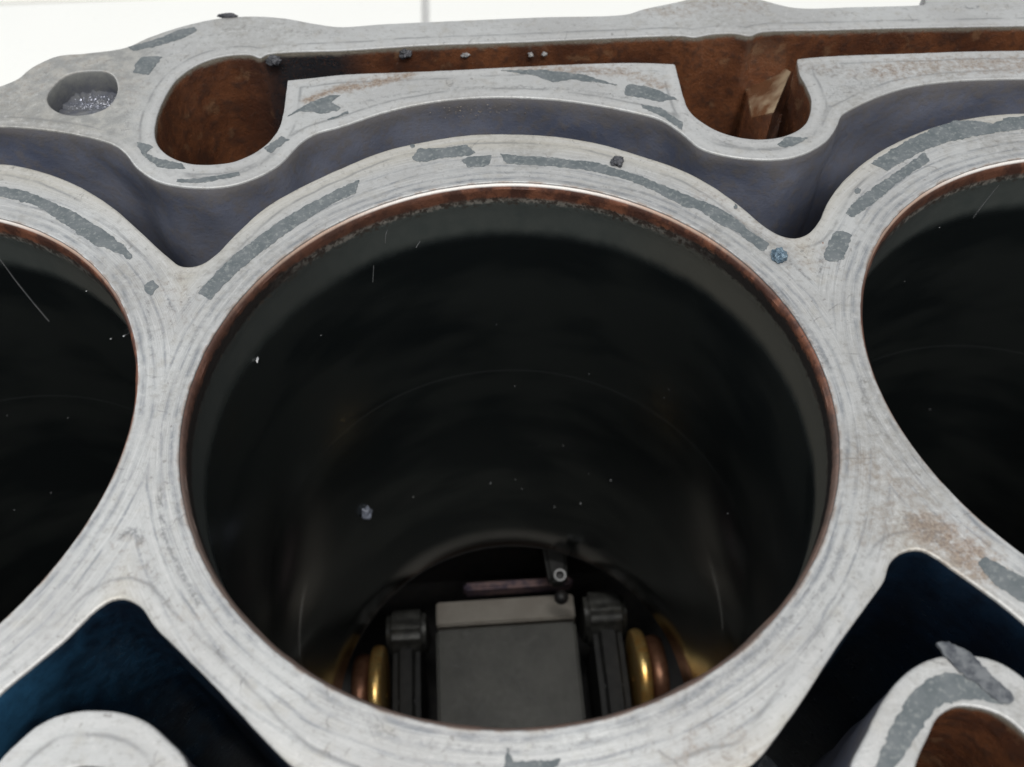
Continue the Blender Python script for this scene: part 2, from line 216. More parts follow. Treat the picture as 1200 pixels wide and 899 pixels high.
def rust_material():
    t = NT('oil_varnish')
    a = t.noise(.09, 4, .6); b = t.noise(.55, 5, .65); c = t.noise(3.5, 4, .6)
    col = t.mix(t.step(a, .38, .62), (.085, .034, .019), (.175, .068, .031))
    col = t.mix(t.math('MULTIPLY', t.step(b, .45, .68), .7), col, (.055, .030, .022))
    col = t.mix(t.math('MULTIPLY', t.step(t.noise(.3, 3, .5), .60, .70), .6), col, (.20, .11, .06))
    # black sludge where the channel enters the left pocket
    d = t.math('ADD', t.math('ABSOLUTE', t.math('SUBTRACT', t.x, -32.5)), t.math('MULTIPLY', b, 12))
    soot = t.math('MULTIPLY', t.step(d, 19, 10), t.step(t.math('ADD', t.y, t.math('MULTIPLY', b, 4)), 66, 72))
    col = t.mix(t.math('MULTIPLY', soot, t.step(c, .8, .5)), col, (.022, .024, .028))
    col = t.mix(t.step(t.math('ADD', t.z, t.math('MULTIPLY', b, 1.6)), -.6, .35), col, (.17, .15, .12))
    fl = t.step(c, .70, .74)
    col = t.mix(t.math('MULTIPLY', fl, .5), col, (.5, .45, .4))
    return t.out(col, t.math('ADD', .14, t.math('MULTIPLY', b, .3)), .0, t.math('ADD', b, t.math('MULTIPLY', c, .4)), .3, .9, .6, .5)

def liner_material():
    t = NT('oiled_cylinder_wall')
    r, ux, uy, xi = t.polar()
    ang = t.vec(t.math('MULTIPLY', ux, 14), t.math('MULTIPLY', uy, 14), t.math('MULTIPLY', t.z, .25))
    angf = t.vec(t.math('MULTIPLY', ux, 40), t.math('MULTIPLY', uy, 40), t.math('MULTIPLY', t.z, .9))
    n1 = t.noise(1.0, 4, .6, ang); n2 = t.noise(1.0, 5, .65, angf); n3 = t.noise(.05, 2)
    hon = t.noise(1.0, 4, .7, t.vec(t.math('MULTIPLY', ux, 6), t.math('MULTIPLY', uy, 6), t.math('MULTIPLY', t.z, 2.2)))
    z = t.math('ADD', t.z, t.math('MULTIPLY', t.math('SUBTRACT', n2, .5), 2.4))
    zb = t.noise(1.0, 3, .6, t.vec(t.math('MULTIPLY', ux, .9), t.math('MULTIPLY', uy, .9), t.math('MULTIPLY', t.z, .045)))
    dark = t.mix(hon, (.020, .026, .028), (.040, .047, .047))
    dark = t.mix(t.step(zb, .42, .6), dark, (.058, .066, .063))  # broad faint reflections in the bore put into the dark tone
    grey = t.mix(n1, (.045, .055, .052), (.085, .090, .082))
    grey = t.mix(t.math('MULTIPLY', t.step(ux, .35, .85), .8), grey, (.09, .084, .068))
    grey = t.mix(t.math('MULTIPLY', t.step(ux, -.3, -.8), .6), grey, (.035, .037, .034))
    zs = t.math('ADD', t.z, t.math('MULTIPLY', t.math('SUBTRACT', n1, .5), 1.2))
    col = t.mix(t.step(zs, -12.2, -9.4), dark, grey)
    # carbon / varnish crust under the lip
    fleck = t.mix(t.step(n2, .42, .6), (.05, .035, .028), (.20, .185, .16))
    crust = t.mix(t.step(uy, .55, .9), (.022, .018, .016), fleck)
    col = t.mix(t.step(z, -5.2, -4.5), col, t.mix(t.step(n2, .35, .5), (.05, .04, .032), grey))
    col = t.mix(t.step(z, -4.1, -3.4), col, crust)
    rust = t.mix(t.step(n1, .4, .6), (.075, .032, .022), (.19, .075, .042))
    rust = t.mix(t.step(n2, .62, .75), rust, (.06, .03, .022))
    lim = t.math('SUBTRACT', -1.7, t.math('MULTIPLY', t.step(uy, .5, .95), 1.2))
    rust = t.mix(t.math('MULTIPLY', t.step(ux, .2, -.6), .7), rust, (.07, .035, .025))
    rust = t.mix(t.math('MULTIPLY', t.step(uy, .15, -.4), .75), rust, (.13, .10, .085))
    col = t.mix(t.step(t.math('SUBTRACT', z, lim), -.35, .35), col, rust)
    col = t.mix(t.math('MULTIPLY', t.step(t.z, -.75, -.42), t.math('MULTIPLY', t.step(uy, .3, .9), .8)), col, t.mix(t.step(uy, .8, .97), (.50, .36, .28), (.85, .82, .78)))  # white sparkle on the far lip is a painted highlight over copper tint
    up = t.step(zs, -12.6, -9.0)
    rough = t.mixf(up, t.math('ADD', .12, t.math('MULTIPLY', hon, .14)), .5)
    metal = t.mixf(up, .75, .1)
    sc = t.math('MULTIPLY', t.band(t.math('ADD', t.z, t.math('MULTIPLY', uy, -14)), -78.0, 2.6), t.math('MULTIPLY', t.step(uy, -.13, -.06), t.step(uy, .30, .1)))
    col = t.mix(t.math('MULTIPLY', sc, .8), col, (.30, .29, .27))  # pale crescents low on the wall: light reflections painted into the colour
    col = t.mix(t.math('MULTIPLY', t.step(t.z, -124, -127.5), .6), col, (.16, .10, .075))
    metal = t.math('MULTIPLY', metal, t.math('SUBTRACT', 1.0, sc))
    # worn step at ring travel and a faint paler line lower down
    col = t.mix(t.math('MULTIPLY', t.band(t.z, -49.3, .5), .6), col, (.11, .12, .12))
    h = t.math('ADD', t.math('MULTIPLY', n2, t.step(t.z, -6, -3)), t.math('MULTIPLY', hon, .02))
    return t.out(col, rough, metal, h, .22, .8)

def plain(name, c1, c2, rough, metal=0.0, scale=.4, bump=.15, coat=0.0):
    t = NT(name)
    n = t.noise(scale, 5, .6); f = t.noise(scale * 7, 4, .6)
    col = t.mix(t.step(n, .35, .65), c1, c2)
    return t.out(col, t.math('ADD', rough, t.math('MULTIPLY', t.math('SUBTRACT', f, .5), .2)), metal, t.math('ADD', n, t.math('MULTIPLY', f, .4)), bump, .8, coat=coat)

def gasket_material():
    t = NT('gasket_residue')
    n = t.noise(.35, 4); f = t.noise(3.0, 5, .65)
    col = t.mix(t.step(n, .35, .65), (.082, .096, .102), (.118, .130, .136))
    w = t.noise(1.3, 5, .7)
    col = t.mix(t.math('MULTIPLY', t.step(w, .50, .66), .5), col, (.26, .27, .26))
    col = t.mix(t.math('MULTIPLY', t.step(f, .66, .74), .5), col, (.38, .38, .37))
    col = t.mix(t.math('MULTIPLY', t.step(f, .38, .28), .5), col, (.09, .1, .11))
    return t.out(col, .62, 0.0, f, .06, .7)

M = {}
M['bank'] = deck_material('machined_deck_bores', True)
M['rail'] = deck_material('machined_deck_rail', False)
M['wall'] = cast_material('cast_jacket_wall', (.110, .124, .176), (.170, .180, .228), (.175, .155, .145), (.15, .14, .14))
M['navy'] = cast_material('blue_stained_casting', (.003, .006, .012), (.005, .014, .028), (.002, .003, .006), None, .30, .12)  # navy casting; the blue on its left is painted light sheen
M['rust'] = rust_material()
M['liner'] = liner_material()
M['gasket'] = gasket_material()
M['scrap'] = plain('dark_gasket_scrap', (.035, .04, .05), (.13, .137, .145), .55, 0, .9, .25)
M['black'] = plain('sooty_crankcase', (.012, .012, .013), (.025, .022, .02), .5)
M['web_dark'] = plain('dark_web_steel', (.008, .008, .008), (.018, .018, .017), .65, .0)
M['steel_dark'] = plain('oily_dark_steel', (.035, .035, .033), (.075, .075, .068), .45, .2)
M['steel_flat'] = plain('machined_crank_face', (.046, .0455, .040), (.066, .065, .057), .5, .1, .1, .03)
M['steel_land'] = plain('bright_crank_land', (.24, .215, .185), (.29, .265, .23), .45, .1, .1, .03)
M['brass'] = plain('oily_brass', (1.0, .55, .16), (1.0, .70, .28), .3, .75, .3, .1)
M['copper'] = plain('copper_shell', (.22, .10, .06), (.34, .17, .10), .4, .6, .3, .1)
M['brown_grit'] = plain('brown_grit', (.09, .07, .055), (.28, .24, .20), .7, 0, 2.0)
M['rim'] = plain('rim_of_jet', (.50, .50, .50), (.55, .55, .55), .6)
M['purple'] = plain('tinted_rail', (.10, .08, .11), (.30, .20, .19), .4)
M['hole'] = cast_material('blue_grey_hole_wall', (.055, .06, .08), (.10, .105, .125), (.07, .07, .08), (.2, .2, .19), .4, .15)
M['bright'] = plain('bright_metal', (.62, .64, .76), (.9, .9, .98), .35, .3, .5, .05)
M['carbon'] = plain('carbon_crumb', (.03, .032, .038), (.10, .10, .11), .4, .1, 1.2, .5)
M['ash'] = plain('pale_crumb', (.16, .16, .165), (.42, .41, .40), .5, .1, 1.5, .4)
M['blue_crumb'] = plain('blue_grey_crumb', (.06, .10, .14), (.22, .30, .36), .25, .3, 1.0, .4)
M['dust'] = plain('dust', (.45, .46, .48), (.6, .6, .6), .6)
M['glint'] = plain('pale_glint', (.13, .14, .17), (.20, .22, .27), .3, 0, .2, .02)
M['dim'] = plain('scratched_iron', (.14, .145, .15), (.20, .20, .20), .5)
M['wet_highlight'] = plain('highlight_varnish', (.17, .08, .04), (.50, .40, .27), .18, .3, .13, .05, .6)
M['tile'] = plain('white_floor_tile', (.90, .885, .84), (.91, .895, .85), .3, 0.0, .01, .02)
M['grout'] = plain('grey_grout', (.55, .55, .56), (.62, .62, .62), .8)

# ------------------------------------------------------------------ object helpers
def tag(o, label=None, cat=None, group=None, kind=None):
    if label: o['label'] = label
    if cat: o['category'] = cat
    if group: o['group'] = group
    if kind: o['kind'] = kind
    return o
def empty(name, parent=None):
    o = bpy.data.objects.new(name, None); o.empty_display_size = .02; COL.objects.link(o)
    if parent: o.parent = parent
    return o
def mesh_obj(name, verts, faces, mats, parent=None, mat_idx=None, smooth=True, sharp=35, attrs=None):
    me = bpy.data.meshes.new(name)
    me.from_pydata([(v[0] * MM, v[1] * MM, v[2] * MM) for v in verts], [], faces)
    for m in (mats if isinstance(mats, list) else [mats]): me.materials.append(m)
    if mat_idx is not None: me.polygons.foreach_set('material_index', mat_idx)
    if smooth:
        me.polygons.foreach_set('use_smooth', [True] * len(me.polygons))
        me.set_sharp_from_angle(angle=math.radians(sharp))
    for k, v in (attrs or {}).items():
        a = me.attributes.new(k, 'FLOAT', 'POINT'); a.data.foreach_set('value', np.asarray(v, dtype=np.float32))
    me.update()
    o = bpy.data.objects.new(name, me); COL.objects.link(o)
    if parent: o.parent = parent
    return o

# ------------------------------------------------------------------ outline helpers
def resample(pts, d, closed=True):
    pts = np.asarray(pts, float)
    q = np.vstack([pts, pts[:1]]) if closed else pts
    s = np.r_[0, np.cumsum(np.hypot(*np.diff(q, axis=0).T))]
    n = max(3, int(round(s[-1] / d)))
    t = np.linspace(0, s[-1], n + 1)
    if closed: t = t[:-1]
    return np.stack([np.interp(t, s, q[:, 0]), np.interp(t, s, q[:, 1])], 1)
def spline(pts, closed=True, sub=10):
    n = len(pts); out = []
    P = [np.array(p[:2], float) for p in pts]; corner = [len(p) > 2 for p in pts]
    for i in range(n if closed else n - 1):
        p1, p2 = P[i], P[(i + 1) % n]
        p0 = P[i - 1] if (closed or i > 0) else 2 * p1 - p2
        p3 = P[(i + 2) % n] if (closed or i + 2 < n) else 2 * p2 - p1
        if corner[i]: p0 = 2 * p1 - p2
        if corner[(i + 1) % n]: p3 = 2 * p2 - p1
        d1 = max(np.hypot(*(p1 - p0)), 1e-4) ** .5; d2 = max(np.hypot(*(p2 - p1)), 1e-4) ** .5; d3 = max(np.hypot(*(p3 - p2)), 1e-4) ** .5
        m1 = (p1 - p0) / d1 - (p2 - p0) / (d1 + d2) + (p2 - p1) / d2
        m2 = (p2 - p1) / d2 - (p3 - p1) / (d2 + d3) + (p3 - p2) / d3
        m1 *= d2; m2 *= d2
        for k in range(sub):
            t = k / sub
            out.append((2*t**3-3*t**2+1)*p1 + (t**3-2*t**2+t)*m1 + (-2*t**3+3*t**2)*p2 + (t**3-t**2)*m2)
    if not closed: out.append(P[-1])
    return np.array(out)
def area(l): return .5 * np.sum(l[:, 0] * np.roll(l[:, 1], -1) - np.roll(l[:, 0], -1) * l[:, 1])
def ccw(l): return l if area(l) > 0 else l[::-1].copy()
def cw(l): return l if area(l) < 0 else l[::-1].copy()
def normals_in(l):                      # towards the material (left of travel)
    t = np.roll(l, -1, 0) - np.roll(l, 1, 0)
    t /= np.maximum(np.hypot(t[:, 0], t[:, 1]), 1e-9)[:, None]
    return np.stack([-t[:, 1], t[:, 0]], 1)
def circle(cx, cy, r, n=128): a = np.arange(n) / n * 2 * math.pi; return np.stack([cx + r * np.cos(a), cy + r * np.sin(a)], 1)
def arc(cx, cy, r, a0, a1, n): a = np.radians(np.linspace(a0, a1, n)); return [(cx + r * math.cos(k), cy + r * math.sin(k)) for k in a]
def inside(loops, q):
    res = np.zeros(len(q), bool)
    for l in loops:
        a, b = l, np.roll(l, -1, 0)
        for (x0, y0), (x1, y1) in zip(a, b):
            if y0 == y1: continue
            c = ((y0 > q[:, 1]) != (y1 > q[:, 1]))
            if not c.any(): continue
            res[c] ^= q[c, 0] < (x1 - x0) * (q[c, 1] - y0) / (y1 - y0) + x0
    return res
def seg_dist(line, q, closed=False):
    l = np.asarray(line, float)
    a = l if closed else l[:-1]; b = np.roll(l, -1, 0) if closed else l[1:]
    best = np.full(len(q), 1e9)
    for p0, p1 in zip(a, b):
        d = p1 - p0; L = max((d * d).sum(), 1e-9)
        t = np.clip(((q - p0) @ d) / L, 0, 1)
        dd = q - (p0 + t[:, None] * d)
        best = np.minimum(best, (dd * dd).sum(1))
    return np.sqrt(best)

def slab(name, loops, parent, deck_mat, edge_loops, step=.75, fine_box=(-95, 105, -54, 105)):
    """loops: (outline, depth, wall material, chamfer, rough amplitude); first is the outer one.
    Machined top face with a small broken edge, walls that go down as far as each depth."""
    V = []; F = []; MI = []; mats = [deck_mat]
    tops = []
    for k, (l, depth, wm, ch, amp) in enumerate(loops):
        l = ccw(l) if k == 0 else cw(l)
        nrm = normals_in(l)
        l = l + nrm * np.array([[.05 * noise.noise(Vector((x * .6, y * .6, 3)))] for x, y in l])
        if wm not in mats: mats.append(wm)
        wi = mats.index(wm); n = len(l)
        zs = [(ch, 0.0), (ch * .3, -ch * .3), (0, -ch)]
        d = -ch; st = 1.6
        while d > -depth: d = max(-depth, d - st); st = min(st * 1.25, 9); zs.append((0, d))
        base = len(V)
        for o, z in zs:
            for i in range(n):
                a = 0
                if amp and z < -ch: a = amp * min(1, (-z) / 6) * noise.noise(Vector((l[i, 0] * .13, l[i, 1] * .13, z * .13)))
                V.append((l[i, 0] + nrm[i, 0] * (o + a), l[i, 1] + nrm[i, 1] * (o + a), z))
        for j in range(len(zs) - 1):
            for i in range(n):
                i2 = (i + 1) % n; a, b = base + j * n + i, base + j * n + i2
                F.append((a, a + n, b + n, b)); MI.append(0 if j < 2 else wi)
        tops.append(l + nrm * ch)
    # top face
    x0, x1, y0, y1 = fine_box
    o = tops[0]
    gx, gy = np.meshgrid(np.arange(x0, x1, step), np.arange(y0, y1, step * .866))
    gx = gx + (np.arange(gx.shape[0]) % 2)[:, None] * step * .5
    g = np.stack([gx.ravel(), gy.ravel()], 1); g += np.random.RandomState(3).uniform(-.12, .12, g.shape)
    g = g[inside(tops, g)]
    keep = np.ones(len(g), bool)
    for l in tops:
        for c in range(0, len(l), 40):
            s = l[c:c + 41]
            lo, hi = s.min(0) - step, s.max(0) + step
            m = keep & (g[:, 0] > lo[0]) & (g[:, 0] < hi[0]) & (g[:, 1] > lo[1]) & (g[:, 1] < hi[1])
            if m.any():
                idx = np.where(m)[0]; dd = ((g[idx][:, None] - s[None]) ** 2).sum(2).min(1)
                keep[idx[dd < (step * .45) ** 2]] = False
    g = g[keep]
    pts = []; edges = []
    for l in tops:
        b = len(pts); n = len(l); pts += [Vector(p) for p in l.tolist()]
        edges += [(b + i, b + (i + 1) % n) for i in range(n)]
    pts += [Vector(p) for p in g.tolist()]
    vo, _, fo, _, _, _ = delaunay_2d_cdt(pts, edges, [], 0, 1e-5)
    va = np.array([tuple(v) for v in vo]); fa = np.array([f for f in fo if len(f) == 3])
    fa = fa[inside(tops, va[fa].mean(1))]
    base = len(V)
    V += [(x, y, 0.0) for x, y in va]
    F += [tuple(int(i) + base for i in f) for f in fa]; MI += [0] * len(fa)
    q = np.array(V)[:, :2]
    edge = np.full(len(q), 20.0); m = np.array(V)[:, 2] > -1
    for l in edge_loops: edge[m] = np.minimum(edge[m], seg_dist(resample(l, 1.5), q[m], True))
    st = np.zeros(len(q)); gr = np.zeros(len(q))
    for arr, data in ((st, STAIN), (gr, GRIME)):
        for line, w, s in data:
            L = spline(line, False, 5) if len(line) > 2 else np.array(line)
            dd = seg_dist(L, q[m]); arr[m] = np.maximum(arr[m], s * np.clip(1.35 - dd / max(w, .5), 0, 1))
    ob = mesh_obj(name, V, F, mats, parent, MI, True, 40, {'edge': edge, 'stain': st, 'grime': gr})
    return ob

# ------------------------------------------------------------------ outlines completed beyond the frame
def ang(p, cx): return math.degrees(math.atan2(p[1], p[0] - cx))
bank_pts = []
a0 = ang(BANK_TOP[0], -PITCH); a1 = ang(BANK_BL[0], -PITCH) 
right = BANK_TOP[-1]; 
bank_pts += [p for p in BANK_TOP]
bank_pts += arc(PITCH, 0, 54.0, 78, -128, 22)
bank_pts += list(reversed(BANK_BR))
bank_pts += arc(0, 0, 51.8, -70, -116, 7)
bank_pts += list(reversed(BANK_BL))
bank_pts += arc(-PITCH, 0, 52.6, -56, -270, 22)
bank_loop = resample(spline(bank_pts), .7)

jacket_pts = [p for p in JACKET_TOP] + [(118, 61), (140, 48), (153, 25), (158, 0), (153, -30), (135, -52), (112, -60), (90, -62), (66, -62)]
jacket_pts += list(reversed(BOSS_R)) + [(30.6, -54), (27, -60.5), (18, -62), (0, -62), (-18, -62), (-28, -60.5), (-34.5, -54)]
jacket_pts += list(reversed(BOSS_L)) + [(-58, -49), (-60, -56), (-66, -61), (-90, -62), (-115, -60), (-138, -50), (-153, -28), (-157, 0), (-152, 28), (-138, 48), (-118, 60), (-100, 64)]
jacket_loop = resample(spline(jacket_pts), .7)

outer_pts = [p for p in OUTER_TOP] + [(135, 96), (165, 88), (176, 70), (177, 0), (175, -62), (165, -78), (120, -82), (60, -79), (0, -80), (-60, -79), (-120, -82), (-165, -78), (-175, -62), (-177, 0), (-175, 52), (-165, 68), (-130, 71), (-105, 70), (-94, 72)]
outer_loop = resample(spline(outer_pts), .8)
pocket_loop = resample(spline(POCKET), .6)
bolt_loop = resample(spline(BOLT_L), .6)
boss_hole_l = circle(-46.4, -49.7, 6.1, 64)
bh = list(BOSS_R_IN) + [(53.5, -52), (53, -59), (46, -63.5), (39, -61), (37, -55)]
boss_hole_r = resample(spline(bh), .6)
far_bolt = circle(104.9, 95.8, 5.2, 64)

# ------------------------------------------------------------------ engine block
block = tag(empty('engine_block'), 'bare grey aluminium engine block seen from above with open cylinder bores and scraped deck', 'engine block')
rail = slab('outer_wall', [(outer_loop, 205, M['wall'], .45, .25), (jacket_loop, 92, M['wall'], .3, .9), (pocket_loop, 58, M['rust'], .22, .35),
     (bolt_loop, 9, M['hole'], .3, 0), (boss_hole_l, 60, M['wall'], .4, 0), (boss_hole_r, 60, M['rust'], .3, .3), (far_bolt, 40, M['wall'], .4, 0)],
     block, M['rail'], [jacket_loop, pocket_loop])
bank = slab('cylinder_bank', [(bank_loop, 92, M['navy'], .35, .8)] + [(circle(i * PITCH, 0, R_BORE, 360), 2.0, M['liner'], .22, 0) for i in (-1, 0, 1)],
     block, M['bank'], [bank_loop])

def sheet(name, x0, x1, y0, y1, z, mat, parent, n=1, amp=0.0, holes=None, thick=3):
    bm = bmesh.new()
    V = []; F = []
    xs = np.linspace(x0, x1, n + 1); ys = np.linspace(y0, y1, n + 1)
    for y in ys:
        for x in xs: V.append((x, y, z + amp * noise.noise(Vector((x * .1, y * .1, z)))))
    for j in range(n):
        for i in range(n): a = j * (n + 1) + i; F.append((a, a + 1, a + n + 2, a + n + 1))
    return mesh_obj(name, V, F, mat, parent)
def ring_plate(name, loops, z, mat, parent):
    pts = []; edges = []; L = [ccw(loops[0])] + [cw(l) for l in loops[1:]]
    for l in L:
        b = len(pts); n = len(l); pts += [Vector(p) for p in l.tolist()]; edges += [(b + i, b + (i + 1) % n) for i in range(n)]
    vo, _, fo, _, _, _ = delaunay_2d_cdt(pts, edges, [], 0, 1e-5)
    va = np.array([tuple(v) for v in vo]); fa = np.array([f for f in fo if len(f) == 3]); fa = fa[inside(L, va[fa].mean(1))]
    return mesh_obj(name, [(x, y, z) for x, y in va], [tuple(map(int, f)) for f in fa], mat, parent)
rect = lambda x0, x1, y0, y1: resample(np.array([(x0, y0), (x1, y0), (x1, y1), (x0, y1)], float), 12)
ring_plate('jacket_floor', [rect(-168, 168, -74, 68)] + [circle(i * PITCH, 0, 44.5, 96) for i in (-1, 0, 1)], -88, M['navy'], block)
ring_plate('crankcase_roof', [rect(-172, 172, -76, 68)] + [circle(i * PITCH, 0, 42.9, 128) for i in (-1, 0, 1)], -129, M['black'], block)
def box_mesh(x0, x1, y0, y1, z0, z1, inward=False):
    V = [(x, y, z) for z in (z0, z1) for y in (y0, y1) for x in (x0, x1)]
    F = [(0, 2, 3, 1), (4, 5, 7, 6), (0, 1, 5, 4), (2, 6, 7, 3), (0, 4, 6, 2), (1, 3, 7, 5)]
    return V, F
V, F = box_mesh(-170, 170, -74, 68, -204, -129.5)
mesh_obj('crankcase', V, [F[0]] + F[2:], M['black'], block, smooth=False)

def liner(cx):
    N = 320; V = []; F = []
    prof = [(43.05, -.30), (42.88, -.36), (42.72, -.50), (42.64, -.72), (42.6, -1.0)] + [(42.6 if z > -10 else 42.66, z) for z in (-1.5, -2.5, -3.5, -4.5, -6, -8, -10, -10.6, -14, -20, -30, -40, -49, -60, -80, -100, -115, -127.6)] + [(43.3, -129.0), (46, -129.4), (46, -60), (44, -20)]
    for r, z in prof:
        for i in range(N):
            a = i / N * 2 * math.pi; rr = r
            if -5 < z < -.8: rr -= .10 + .16 * max(0, noise.noise(Vector((math.cos(a) * 9, math.sin(a) * 9, z * .5 + cx))))
            V.append((cx + rr * math.cos(a), rr * math.sin(a), z))
    for j in range(len(prof) - 1):
        for i in range(N):
            i2 = (i + 1) % N; F.append((j * N + i, j * N + i2, (j + 1) * N + i2, (j + 1) * N + i))
    return V, F
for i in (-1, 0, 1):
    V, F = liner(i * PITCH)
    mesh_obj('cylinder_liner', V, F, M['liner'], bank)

# floors of the oil pockets and of the channel between them
sheet('pocket_floor', -62, 132, 60, 90, -56, M['rust'], rail, 30, 1.0)
def solid(name, poly, z0, z1, mat, parent, bev=0.6, amp=0.0, tops=None):
    bm = bmesh.new()
    vs = [bm.verts.new((x * MM, y * MM, (z1 if tops is None else tops[i]) * MM)) for i, (x, y) in enumerate(poly)]
    f = bm.faces.new(vs)
    r = bmesh.ops.extrude_face_region(bm, geom=[f])
    nv = [e for e in r['geom'] if isinstance(e, bmesh.types.BMVert)]
    for v in nv: v.co.z = z0 * MM
    bmesh.ops.recalc_face_normals(bm, faces=bm.faces)
    if bev: bmesh.ops.bevel(bm, geom=bm.edges[:], offset=bev * MM, segments=3, affect='EDGES', clamp_overlap=True)
    me = bpy.data.meshes.new(name); bm.to_mesh(me); bm.free(); me.materials.append(mat)
    me.polygons.foreach_set('use_smooth', [True] * len(me.polygons)); me.set_sharp_from_angle(angle=math.radians(50))
    o = bpy.data.objects.new(name, me); COL.objects.link(o)
    if parent: o.parent = parent
    return o
solid('channel_floor', [(-35, 71), (28, 70), (30.5, 92), (-38, 90)], -57, -19, M['rust'], rail, 1.2)
solid('channel_floor', [(56, 70), (132, 70), (132, 92), (52, 92)], -57, -19, M['rust'], rail, 1.2)
lg = solid('highlight_ledge', [(52.4, 86.5), (60.2, 85.5), (59.6, 78.6), (53.2, 66.4), (51.6, 72.5), (52.6, 80)], -45, -14, M['wet_highlight'], rail, .15, tops=[-12.5, -10, -6.5, -6.8, -12.5, -12.5])  # wedge added where wet varnish shines; highlight put into its pale colour
lg.data.materials.append(M['rust'])
for p_ in lg.data.polygons:
    if p_.normal.z < .5: p_.material_index = 1
# bolt hole bottom: glittering aluminium with metal swarf
bolt_in = bolt_loop
V = [(x, y, -4.3 + .8 * noise.noise(Vector((x, y, 0)))) for x, y in [(-71.2 + (px + 71.2) * s, 72.3 + (py - 72.3) * s) for s in (.001, .35, .7, 1.06) for px, py in bolt_in]]
nb = len(bolt_in); F = [(j * nb + i, j * nb + (i + 1) % nb, (j + 1) * nb + (i + 1) % nb, (j + 1) * nb + i) for j in range(3) for i in range(nb)]
mesh_obj('bolt_hole_bottom', V, F, M['hole'], rail)
V = []; F = []
rs = random.Random(5)
for k in range(420):
    a = rs.uniform(-.3, 3.3); rr = rs.uniform(.1, .85)
    x = -70.8 + 5.6 * rr * math.cos(a); y = 72.6 + 4.6 * rr * math.sin(a); z = -3.7 + rs.uniform(-.2, .5); s = rs.uniform(.06, .2)
    b = len(V)
    for d in range(3): V.append((x + rs.uniform(-s, s), y + rs.uniform(-s, s), z + rs.uniform(-s, s)))
    F.append((b, b + 1, b + 2))
tag(mesh_obj('metal_swarf', V, F, M['bright'], rail, smooth=False), kind='stuff')

# gasket residue, each scrap its own thin flake on the deck
def inside_any(l, p): return inside([l], np.array([p]))[0]
for k, poly in enumerate(PATCHES):
    l = ccw(np.array(poly)); l = resample(l, .32)
    nn = normals_in(l)
    j = np.array([[.16 * noise.noise(Vector((x * 1.1, y * 1.1, k))) + .12 * noise.noise(Vector((x * 4, y * 4, k)))] for x, y in l])
    l = l - nn * j * 1.6
    n = len(l); th = .07
    V = [(x, y, -.03) for x, y in l] + [(x, y, th * .7) for x, y in l] + [(x + a * .1, y + b * .1, th) for (x, y), (a, b) in zip(l, nn)]
    F = [(i, (i + 1) % n, n + (i + 1) % n, n + i) for i in range(n)] + [(n + i, n + (i + 1) % n, 2 * n + (i + 1) % n, 2 * n + i) for i in range(n)]
    pts = [Vector(V[2 * n + i][:2]) for i in range(n)]
    vo, _, fo, orig, _, _ = delaunay_2d_cdt(pts, [(i, (i + 1) % n) for i in range(n)], [], 0, 1e-6)
    va = np.array([tuple(v) for v in vo]); fa = np.array([f for f in fo if len(f) == 3]); fa = fa[inside([va[:n]] if len(va) == n else [np.array([tuple(p) for p in pts])], va[fa].mean(1))]
    b = len(V); V += [(x, y, th) for x, y in va]; F += [tuple(int(i) + b for i in f) for f in fa]
    c = l.mean(0)
    par = bank if inside([bank_loop], np.array([c]))[0] or k in (4, 5, 11, 15, 16) else rail
    mesh_obj('gasket_residue', V, F, M['gasket'], par, sharp=30)

# long scratches down the walls
for pts in SCRATCHES:
    pts = [p for p in pts if p]
    if len(pts) < 2: continue
    cx = round(pts[0][0] / PITCH) * PITCH
    V = []; F = []; m = len(pts)
    for i, (x, y, z) in enumerate(pts):
        ra = math.hypot(x - cx, y); u = ((x - cx) / ra, y / ra); w = .04 if 0 < i < m - 1 else .015
        rr = 42.50
        V += [(cx + rr * u[0] - u[1] * w, rr * u[1] + u[0] * w, z), (cx + rr * u[0] + u[1] * w, rr * u[1] - u[0] * w, z),
              (cx + (rr + .2) * u[0] + u[1] * w, (rr + .2) * u[1] - u[0] * w, z), (cx + (rr + .2) * u[0] - u[1] * w, (rr + .2) * u[1] + u[0] * w, z)]
    for i in range(m - 1):
        for k in range(4): a = i * 4; F.append((a + k, a + (k + 1) % 4, a + 4 + (k + 1) % 4, a + 4 + k))
    mesh_obj('scratch', V, F, M['dim'], bank, smooth=False)

# ------------------------------------------------------------------ oil jet under the bore
jet = empty('oil_jet', block)
def tube(name, c, axis, r, length, mat, parent, inner=0.0, bev=.2, thru=False):
    ax = Vector(axis).normalized(); u = ax.orthogonal().normalized(); v = ax.cross(u); N = 40
    prof = [(inner if thru else 0.0, -length), (r, -length), (r, -bev), (r - bev, 0)] + ([(inner + bev, 0), (inner, -bev if not thru else -length), (inner * .9, -length * .5), (0, -length * .5)][:(2 if thru else 4)] if inner else [(0.0, 0)])
    V = []; F = []
    for rr, h in prof:
        for i in range(N):
            a = i / N * 2 * math.pi; q = Vector(c) + ax * h + (u * math.cos(a) + v * math.sin(a)) * max(rr, .001); V.append(tuple(q))
    for j in range(len(prof) - 1):
        for i in range(N): i2 = (i + 1) % N; F.append((j * N + i, j * N + i2, (j + 1) * N + i2, (j + 1) * N + i))
    return mesh_obj(name, V, F, mat, parent, sharp=40)
tocam = Vector((-18.8, -105.0, 227))
tube('nozzle', (15.0, 34.0, -130.6), tocam, 1.35, 4, M['black'], jet, .9, .15)
tube('nozzle_rim', (15.02, 33.9, -130.0), tocam, 1.62, .8, M['rim'], jet, 1.12, .12, True)
bm = bmesh.new(); bmesh.ops.create_uvsphere(bm, u_segments=24, v_segments=16, radius=2.0 * MM, matrix=__import__('mathutils').Matrix.Translation((15.3 * MM, 30.5 * MM, -137 * MM)))
